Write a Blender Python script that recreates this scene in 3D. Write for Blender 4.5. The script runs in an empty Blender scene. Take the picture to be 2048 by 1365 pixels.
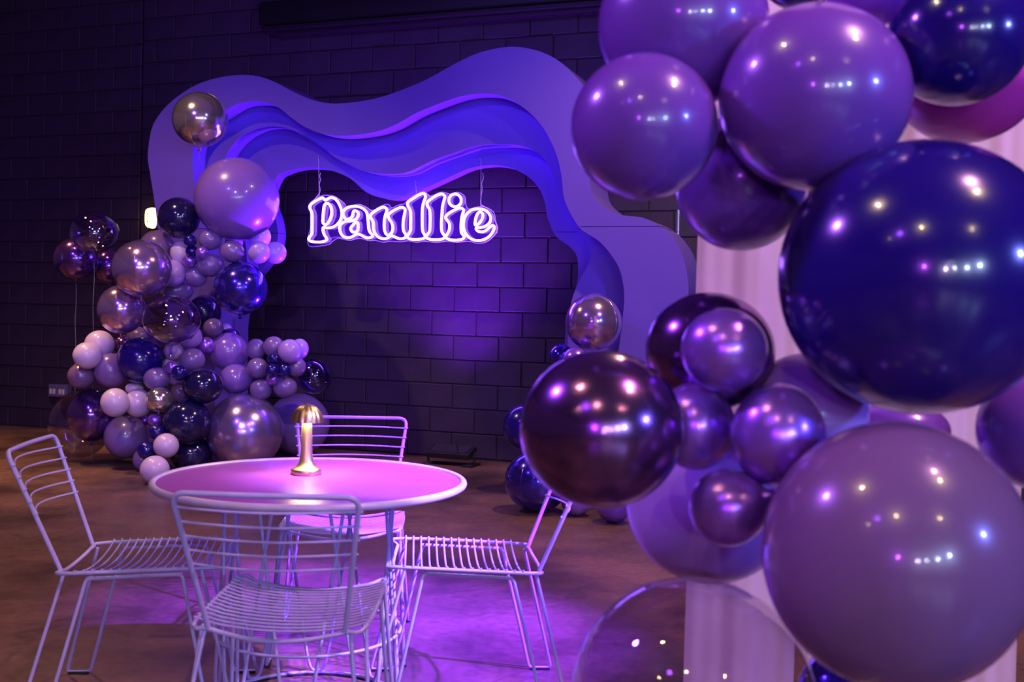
import bpy, bmesh, math, random
from mathutils import Vector, Matrix
random.seed(7)
PI = math.pi
SC = bpy.context.scene
COL = SC.collection

# ------------------------------------------------------------------ camera
F = 2180.0; CX, CY = 1024.0, 682.5; CAMH = 1.22
ROLL = math.atan(0.0239); PITCH = math.atan(55.0 / F)
CAM = Vector((0, 0, CAMH))
fw = Vector((0, math.cos(PITCH), -math.sin(PITCH)))
u0 = Vector((0, math.sin(PITCH), math.cos(PITCH)))
x0 = Vector((1, 0, 0))
cr = x0 * math.cos(ROLL) + u0 * math.sin(ROLL)
cu = -x0 * math.sin(ROLL) + u0 * math.cos(ROLL)
cam_d = bpy.data.cameras.new('camera'); cam = bpy.data.objects.new('camera', cam_d); COL.objects.link(cam)
cam.matrix_world = Matrix(((cr.x, cu.x, -fw.x, 0), (cr.y, cu.y, -fw.y, 0), (cr.z, cu.z, -fw.z, CAMH), (0, 0, 0, 1)))
cam_d.sensor_width = 36; cam_d.lens = F / 2048 * 36; cam_d.clip_start = .05
cam_d.dof.use_dof = True; cam_d.dof.focus_distance = 5.0; cam_d.dof.aperture_fstop = 4.0
SC.camera = cam
# ------------------------------------------------------------------ view, world
SC.view_settings.view_transform = 'Standard'; SC.view_settings.look = 'None'
SC.view_settings.exposure = 0.0; SC.view_settings.gamma = 1.0; SC.view_settings.use_curve_mapping = False
try:
    SC.cycles.use_denoising = True
    SC.cycles.max_bounces = 8; SC.cycles.transparent_max_bounces = 12; SC.cycles.diffuse_bounces = 3
    SC.cycles.sample_clamp_indirect = 4.0
    SC.cycles.caustics_reflective = False; SC.cycles.caustics_refractive = False
except Exception: pass
wd = bpy.data.worlds.new('world'); SC.world = wd; wd.use_nodes = True
wd.node_tree.nodes['Background'].inputs[0].default_value = (.34, .15, .52, 1)
wd.node_tree.nodes['Background'].inputs[1].default_value = 0.11

def lamp(kind, name, loc, power, color, size=.05, target=None, angle=None, blend=.5, shape=None, size_y=None):
    d = bpy.data.lights.new(name, kind); o = bpy.data.objects.new(name, d); COL.objects.link(o)
    o.location = loc; d.energy = power; d.color = color
    if kind == 'AREA':
        d.size = size
        if size_y: d.shape = 'RECTANGLE'; d.size_y = size_y
        elif shape: d.shape = shape
    else: d.shadow_soft_size = size
    if kind == 'SPOT': d.spot_size = math.radians(angle); d.spot_blend = blend
    if target is not None:
        o.rotation_euler = (Vector(target) - Vector(loc)).to_track_quat('-Z', 'Y').to_euler()
    return o
WARM = (1.0, .66, .36)
# ceiling downlights of the hall (in rows, most of them behind the camera)
for (x, y, p) in ((-3.6, -2.5, 110), (-.8, -2.2, 110), (2.4, -2.6, 110), (-2.2, -5.5, 110), (1.0, -5.8, 110), (3.8, -6.0, 110),
                  (-4.4, -8.5, 110), (-1.0, -9.0, 110), (2.6, -9.0, 110), (-1.6, .9, 90), (2.2, .6, 90), (1.4, 5.9, 380)):
    lamp('SPOT', 'downlight', (x, y, 4.5), p, WARM, .05, (x, y, 0), 130, .6)
lamp('SPOT', 'downlight', (-4.6, 8.1, 4.5), 700, (1, .55, .18), .05, (-4.5, 8.0, 0), 66, .9)
# cool stage heads far behind the camera
for (x, y, z, p, c) in ((3.6, -5.2, 2.3, 420, (.42, .55, 1)), (2.6, -6.4, 2.15, 300, (.5, .6, 1)), (1.4, -7.5, 2.1, 120, (.7, .75, 1)),
                        (.3, -7.5, 2.0, 260, (.70, .55, 1)), (-1.8, -6.0, 2.2, 300, (.45, .08, 1)), (4.2, -.6, 2.4, 420, (.16, .20, 1))):
    lamp('SPOT', 'stage_head', (x, y, z), p, c, .12, (.2, 6, 1.3), 110, .6)
# violet washes and spots under the ceiling, a few added as fill
lamp('SPOT', 'violet_wash', (-3.0, 2.5, 4.4), 420, (.20, .09, 1), .15, (-2.0, 9.0, 1.6), 70, .8)
lamp('SPOT', 'violet_wash', (2.6, 2.5, 4.4), 420, (.30, .16, 1), .15, (1.0, 8.6, 1.2), 70, .8)
lamp('SPOT', 'violet_wash', (-1.6, -1.2, 3.6), 45, (.34, .07, 1), .15, (.9, 1.9, 1.3), 70, .8)  # added violet fill for the foreground balloon column
lamp('SPOT', 'purple_spot', (3.2, 2.0, 4.4), 24000, (.15, .02, 1), .06, (-.50, 4.25, 0), 17.5, .8)
lamp('SPOT', 'purple_spot', (3.3, 2.3, 4.4), 5200, (.60, .36, 1), .06, (-.22, 3.34, .7), 10.5, .85)
lamp('SPOT', 'garland_fill', (-.6, -1.0, 4.3), 520, (.95, .72, 1), .1, (-2.35, 8.0, .75), 19, .9)  # added pale fill that brightens the left garland, not a lamp of the hall
lamp('SPOT', 'purple_spot', (.3, 8.1, 4.4), 380, (.36, .02, 1), .12, (-.42, 4.6, 0), 30, .8)  # weak back beam, added only to give the floor its violet sheen
lamp('SPOT', 'downlight', (-3.2, 6.6, 4.5), 260, WARM, .05, (-3.2, 6.8, 0), 120, .6)
lamp('SPOT', 'violet_wash', (-2.6, 2.2, 3.4), 420, (.40, .12, 1), .15, (.55, 2.0, .8), 34, .8)
lamp('SPOT', 'pink_spot', (1.9, 1.2, 4.3), 480, (1, .42, .80), .1, (.9, 2.7, 1.9), 60, .8)

# ------------------------------------------------------------------ projection helpers
def ray(x, y): return fw + cr * ((x - CX) / F) - cu * ((y - CY) / F)
def PY(x, y, Y): d = ray(x, y); return CAM + d * (Y / d.y)
def PZ(x, y, z): d = ray(x, y); return CAM + d * ((z - CAMH) / d.z)
def project(p):
    v = Vector(p) - CAM; k = v.dot(fw)
    return CX + F * v.dot(cr) / k, CY - F * v.dot(cu) / k
PSI = math.atan(F / 5956.0)
WD = Vector((math.cos(PSI), -math.sin(PSI), 0)); WN = Vector((math.sin(PSI), math.cos(PSI), 0))
W0 = PY(850, 625, 9.18); W0.z = 0
def WALL(s, off, z): return W0 + WD * s - WN * off + Vector((0, 0, z))
def PW(x, y, off):
    d = ray(x, y); n = WN
    k = ((W0 - n * off) - CAM).dot(n) / d.dot(n)
    p = CAM + d * k
    return (p - W0).dot(WD), p.z
WROT = -PSI

# ------------------------------------------------------------------ materials
def new_mat(name):
    m = bpy.data.materials.new(name); m.use_nodes = True
    return m, m.node_tree, m.node_tree.nodes['Principled BSDF']
def pb(name, col, rough=.5, metal=0, coat=0, coat_r=.05, noise=None, bump=None, spec=.5, trans=None, sheen=0):
    m, t, b = new_mat(name)
    b.inputs['Base Color'].default_value = (*col, 1); b.inputs['Roughness'].default_value = rough
    b.inputs['Metallic'].default_value = metal; b.inputs['Coat Weight'].default_value = coat
    b.inputs['Coat Roughness'].default_value = coat_r; b.inputs['Specular IOR Level'].default_value = spec
    if noise or bump: tc = t.nodes.new('ShaderNodeTexCoord')
    if noise:
        sc, amt = noise
        n = t.nodes.new('ShaderNodeTexNoise'); n.inputs['Scale'].default_value = sc; n.inputs['Detail'].default_value = 6
        r = t.nodes.new('ShaderNodeValToRGB'); e = r.color_ramp.elements
        e[0].position = .3; e[1].position = .72
        e[0].color = (*[c * (1 - amt) for c in col], 1); e[1].color = (*[min(1, c * (1 + amt)) for c in col], 1)
        t.links.new(tc.outputs['Object'], n.inputs['Vector']); t.links.new(n.outputs['Fac'], r.inputs['Fac'])
        t.links.new(r.outputs['Color'], b.inputs['Base Color'])
    if bump:
        sc, st = bump
        n2 = t.nodes.new('ShaderNodeTexNoise'); n2.inputs['Scale'].default_value = sc; n2.inputs['Detail'].default_value = 4
        bp = t.nodes.new('ShaderNodeBump'); bp.inputs['Strength'].default_value = st; bp.inputs['Distance'].default_value = .01
        t.links.new(tc.outputs['Object'], n2.inputs['Vector']); t.links.new(n2.outputs['Fac'], bp.inputs['Height'])
        t.links.new(bp.outputs['Normal'], b.inputs['Normal'])
    return m
def emit(name, col, st):
    m = bpy.data.materials.new(name); m.use_nodes = True; t = m.node_tree
    t.nodes.remove(t.nodes['Principled BSDF']); e = t.nodes.new('ShaderNodeEmission')
    e.inputs[0].default_value = (*col, 1); e.inputs[1].default_value = st
    t.links.new(e.outputs[0], t.nodes['Material Output'].inputs[0]); return m
def film(name, tint, gloss=.10, rough=.03, dif=0.0, difcol=(.5, .4, .7)):
    m = bpy.data.materials.new(name); m.use_nodes = True; t = m.node_tree
    t.nodes.remove(t.nodes['Principled BSDF'])
    tr = t.nodes.new('ShaderNodeBsdfTransparent'); tr.inputs[0].default_value = (*tint, 1)
    gl = t.nodes.new('ShaderNodeBsdfGlossy'); gl.inputs['Roughness'].default_value = rough; gl.inputs['Color'].default_value = (1, 1, 1, 1)
    lw = t.nodes.new('ShaderNodeLayerWeight'); lw.inputs['Blend'].default_value = .5
    pw = t.nodes.new('ShaderNodeMath'); pw.operation = 'POWER'; pw.inputs[1].default_value = 3.0
    fr = t.nodes.new('ShaderNodeMath'); fr.operation = 'MULTIPLY'; fr.inputs[1].default_value = .8
    t.links.new(lw.outputs['Facing'], pw.inputs[0]); t.links.new(pw.outputs[0], fr.inputs[0])
    ad = t.nodes.new('ShaderNodeMath'); ad.operation = 'ADD'; ad.inputs[1].default_value = gloss; ad.use_clamp = True
    mx = t.nodes.new('ShaderNodeMixShader')
    t.links.new(fr.outputs[0], ad.inputs[0]); t.links.new(ad.outputs[0], mx.inputs[0])
    src = tr
    if dif:
        df = t.nodes.new('ShaderNodeBsdfTranslucent'); df.inputs[0].default_value = (*difcol, 1)
        m2 = t.nodes.new('ShaderNodeMixShader'); m2.inputs[0].default_value = dif
        t.links.new(tr.outputs[0], m2.inputs[1]); t.links.new(df.outputs[0], m2.inputs[2]); src = m2
    t.links.new(src.outputs[0], mx.inputs[1]); t.links.new(gl.outputs[0], mx.inputs[2])
    t.links.new(mx.outputs[0], t.nodes['Material Output'].inputs[0]); return m

M = dict(
    block=pb('block_paint', (.038, .020, .048), .55, noise=(3.0, .25), bump=(140, .35)),
    mortar=pb('mortar_paint', (.018, .012, .02), .75, bump=(90, .3)),
    dark=pb('dark_plaster', (.10, .07, .10), .8, bump=(30, .2)),
    arch=pb('arch_paint', (.19, .105, .58), .34, bump=(260, .05)),
    chair=pb('lilac_powder_coat', (.46, .44, .78), .34, noise=(9, .12)),
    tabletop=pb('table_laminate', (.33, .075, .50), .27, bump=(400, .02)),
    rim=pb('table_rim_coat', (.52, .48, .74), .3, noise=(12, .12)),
    brass=pb('brushed_brass', (.86, .64, .34), .36, 1.0, bump=(260, .05)),
    black=pb('black_metal', (.012, .011, .014), .45),
    steel=pb('galvanised_steel', (.5, .5, .52), .35, .9),
    rubber=pb('black_rubber', (.012, .012, .014), .7),
    white=pb('ivory_plastic', (.70, .66, .60), .45),
    plate=pb('box_metal', (.26, .2, .42), .4, .5),
    slot=pb('slot_black', (.01, .01, .01), .6),
    string=pb('white_string', (.7, .65, .72), .7),
    acryl_edge=pb('acrylic_edge', (.80, .72, .95), .25),
    drape=None,
    purple=pb('latex_purple', (.27, .125, .52), .28, coat=.6, coat_r=.08),
    mauve=pb('latex_mauve', (.23, .13, .38), .30, coat=.5, coat_r=.12),
    grape=pb('latex_grape', (.165, .055, .37), .28, coat=.6, coat_r=.08),
    lilac=pb('latex_lilac', (.48, .28, .76), .34, coat=.4, coat_r=.14),
    pink=pb('latex_pink', (.68, .50, .72), .36, coat=.35, coat_r=.15),
    taupe=pb('latex_taupe_mauve', (.19, .10, .22), .26, coat=.5, coat_r=.06),
    navy=pb('latex_navy', (.013, .004, .15), .20, coat=.5, coat_r=.05),
    ink=pb('latex_ink', (.012, .008, .06), .14, coat=.7, coat_r=.04),
    magenta=pb('latex_magenta', (.50, .03, .32), .35, coat=.4, coat_r=.1),
    violet=pb('latex_violet', (.30, .07, .62), .35, coat=.4, coat_r=.1),
    pearl=pb('pearl_purple', (.42, .17, .85), .27, .7, coat=.3, coat_r=.1),
    plum=pb('chrome_plum', (.26, .12, .34), .19, .95),
    navyfoil=pb('foil_navy', (.07, .035, .50), .18, .82, coat=1, coat_r=.02),
    orb=pb('foil_mauve', (.70, .44, .78), .17, .86, coat=1, coat_r=.02),
    gold=pb('foil_champagne', (.80, .70, .62), .15, .9, coat=1, coat_r=.02),
    chrome=pb('foil_violet_chrome', (.58, .40, .82), .22, .86, coat=1, coat_r=.03),
    purplefoil=pb('foil_dark_purple', (.16, .06, .34), .16, .86, coat=1, coat_r=.02),
    clear=film('clear_film', (.84, .78, .90), .045, .015),
    clearpurple=film('clear_purple_film', (.66, .54, .84), .17, .015),
    clearshine=film('clear_shiny_film', (.80, .74, .86), .22, .015),
    clearnavy=film('clear_navy_film', (.26, .22, .66), .12, .02),
    backing=film('acrylic_backing', (.97, .95, 1), .03, .05, .34, (.42, .18, .95)),
    neon=emit('neon_glow', (.30, .105, 1.0), 26.0),
    lampglow=emit('lamp_glow', (1.0, .78, .45), 150.0),
    bulkglow=emit('bulkhead_glow', (1.0, .72, .26), 6.0),
)
# concrete floor
def floor_mat():
    m, t, b = new_mat('sealed_concrete')
    tc = t.nodes.new('ShaderNodeTexCoord')
    n1 = t.nodes.new('ShaderNodeTexNoise'); n1.inputs['Scale'].default_value = 1.1; n1.inputs['Detail'].default_value = 8; n1.inputs['Roughness'].default_value = .62
    r = t.nodes.new('ShaderNodeValToRGB'); e = r.color_ramp.elements
    e[0].position = .36; e[0].color = (.064, .032, .028, 1); e[1].position = .66; e[1].color = (.26, .130, .105, 1)
    n2 = t.nodes.new('ShaderNodeTexNoise'); n2.inputs['Scale'].default_value = 26; n2.inputs['Detail'].default_value = 5
    mx = t.nodes.new('ShaderNodeMix'); mx.data_type = 'RGBA'; mx.blend_type = 'MULTIPLY'; mx.inputs[0].default_value = .8
    m2 = t.nodes.new('ShaderNodeMapRange'); m2.inputs[1].default_value = .3; m2.inputs[2].default_value = .7; m2.inputs[3].default_value = .62; m2.inputs[4].default_value = 1.15
    rr = t.nodes.new('ShaderNodeMapRange'); rr.inputs[3].default_value = .27; rr.inputs[4].default_value = .44
    bp = t.nodes.new('ShaderNodeBump'); bp.inputs['Strength'].default_value = .22; bp.inputs['Distance'].default_value = .004
    L = t.links.new
    L(tc.outputs['Object'], n1.inputs['Vector']); L(tc.outputs['Object'], n2.inputs['Vector'])
    L(n1.outputs['Fac'], r.inputs['Fac']); L(r.outputs['Color'], mx.inputs[6]); L(n2.outputs['Fac'], m2.inputs[0]); L(m2.outputs[0], mx.inputs[7])
    L(mx.outputs[2], b.inputs['Base Color'])
    L(n1.outputs['Fac'], rr.inputs[0]); L(rr.outputs[0], b.inputs['Roughness'])
    L(n2.outputs['Fac'], bp.inputs['Height']); L(bp.outputs['Normal'], b.inputs['Normal'])
    return m
M['floor'] = floor_mat()
def drape_mat():
    m, t, b = new_mat('sheer_drape')
    b.inputs['Base Color'].default_value = (.82, .66, .74, 1); b.inputs['Roughness'].default_value = .85
    tl = t.nodes.new('ShaderNodeBsdfTranslucent'); tl.inputs[0].default_value = (.82, .64, .74, 1)
    mx = t.nodes.new('ShaderNodeMixShader'); mx.inputs[0].default_value = .45
    t.links.new(b.outputs[0], mx.inputs[1]); t.links.new(tl.outputs[0], mx.inputs[2])
    t.links.new(mx.outputs[0], t.nodes['Material Output'].inputs[0]); return m
M['drape'] = drape_mat()

# ------------------------------------------------------------------ mesh helpers
def mesh(name, verts, faces, m, smooth=True):
    me = bpy.data.meshes.new(name); me.from_pydata([tuple(v) for v in verts], [], faces)
    if smooth: me.polygons.foreach_set('use_smooth', [True] * len(me.polygons))
    if m: me.materials.append(m)
    me.update()
    if smooth: me.set_sharp_from_angle(angle=math.radians(42))
    return me
def link(name, me, parent=None, loc=None, rot=None, scale=None):
    o = bpy.data.objects.new(name, me); COL.objects.link(o)
    if parent: o.parent = parent
    if loc is not None: o.location = loc
    if rot is not None: o.rotation_euler = rot
    if scale is not None: o.scale = scale
    return o
def tag(o, label=None, cat=None, group=None, kind=None):
    if label: o['label'] = label
    if cat: o['category'] = cat
    if group: o['group'] = group
    if kind: o['kind'] = kind
    return o
def empty(name, loc=(0, 0, 0), rotz=0):
    o = bpy.data.objects.new(name, None); COL.objects.link(o); o.location = loc; o.rotation_euler = (0, 0, rotz)
    o.empty_display_size = .05; return o
def join(*parts):
    V, Fc = [], []
    for v, f in parts:
        n = len(V); V += [Vector(p) for p in v]; Fc += [tuple(i + n for i in q) for q in f]
    return V, Fc
def box(a, b):
    (x0_, y0_, z0_), (x1, y1, z1) = a, b
    v = [Vector(p) for p in ((x0_, y0_, z0_), (x1, y0_, z0_), (x1, y1, z0_), (x0_, y1, z0_), (x0_, y0_, z1), (x1, y0_, z1), (x1, y1, z1), (x0_, y1, z1))]
    return v, [(0, 3, 2, 1), (4, 5, 6, 7), (0, 1, 5, 4), (1, 2, 6, 5), (2, 3, 7, 6), (3, 0, 4, 7)]
def bevel(vf, w, seg=2):
    bm = bmesh.new(); vs = [bm.verts.new(p) for p in vf[0]]
    for f in vf[1]: bm.faces.new([vs[i] for i in f])
    bmesh.ops.bevel(bm, geom=bm.edges[:], offset=w, segments=seg, affect='EDGES', profile=.5)
    bm.verts.index_update()
    r = [v.co.copy() for v in bm.verts], [tuple(v.index for v in f.verts) for f in bm.faces]; bm.free(); return r
def tube(pts, r, closed=False, n=8, cap=True):
    P = [Vector(p) for p in pts]; N = len(P); V = []; Fc = []
    T = []
    for i in range(N):
        a = P[i - 1] if (i > 0 or closed) else P[i]; b = P[(i + 1) % N] if (i < N - 1 or closed) else P[i]
        d = b - a; T.append(d.normalized() if d.length > 1e-9 else Vector((0, 0, 1)))
    up = Vector((0, 0, 1)) if abs(T[0].z) < .9 else Vector((1, 0, 0))
    nrm = (up - T[0] * up.dot(T[0])).normalized()
    for i in range(N):
        nrm = nrm - T[i] * nrm.dot(T[i])
        nrm = nrm.normalized() if nrm.length > 1e-6 else T[i].orthogonal().normalized()
        bn = T[i].cross(nrm)
        rr = r[i] if isinstance(r, (list, tuple)) else r
        for k in range(n):
            a = 2 * PI * k / n; V.append(P[i] + (nrm * math.cos(a) + bn * math.sin(a)) * rr)
    m_ = N if closed else N - 1
    for i in range(m_):
        j = (i + 1) % N
        for k in range(n):
            k2 = (k + 1) % n; Fc.append((i * n + k, i * n + k2, j * n + k2, j * n + k))
    if cap and not closed:
        Fc.append(tuple(range(n - 1, -1, -1))); Fc.append(tuple((N - 1) * n + k for k in range(n)))
    return V, Fc
def fillet(pts, rad, n=5):
    P = [Vector(p) for p in pts]; out = [P[0]]
    for i in range(1, len(P) - 1):
        a, b, c = P[i - 1], P[i], P[i + 1]; d1 = (a - b); d2 = (c - b)
        r = min(rad, d1.length * .48, d2.length * .48); p, q = b + d1.normalized() * r, b + d2.normalized() * r
        for k in range(n + 1):
            t = k / n; out.append(p * (1 - t) ** 2 + b * 2 * t * (1 - t) + q * t * t)
    out.append(P[-1]); return out
def catmull(pts, sub=4, closed=False):
    P = [Vector(p) for p in pts]; N = len(P); out = []
    rng = range(N) if closed else range(N - 1)
    for i in rng:
        if closed: p0, p1, p2, p3 = P[i - 1], P[i], P[(i + 1) % N], P[(i + 2) % N]
        else: p0, p1, p2, p3 = P[max(i - 1, 0)], P[i], P[i + 1], P[min(i + 2, N - 1)]
        for k in range(sub):
            t = k / sub
            out.append(.5 * ((2 * p1) + (p2 - p0) * t + (2 * p0 - 5 * p1 + 4 * p2 - p3) * t * t + (3 * p1 - p0 - 3 * p2 + p3) * t ** 3))
    if not closed: out.append(P[-1])
    return out
def lathe(prof, n=32, fl=None):
    V, Fc = [], []
    for (r, z) in prof:
        for k in range(n):
            a = 2 * PI * k / n; rr = r * (fl(a, r, z) if fl else 1)
            V.append(Vector((rr * math.cos(a), rr * math.sin(a), z)))
    for i in range(len(prof) - 1):
        for k in range(n):
            k2 = (k + 1) % n; Fc.append((i * n + k, i * n + k2, (i + 1) * n + k2, (i + 1) * n + k))
    return V, Fc

# ------------------------------------------------------------------ balloon tables (photo px centre, radii, material, depth hint, label)
LG = 'balloons of the left garland'
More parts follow.
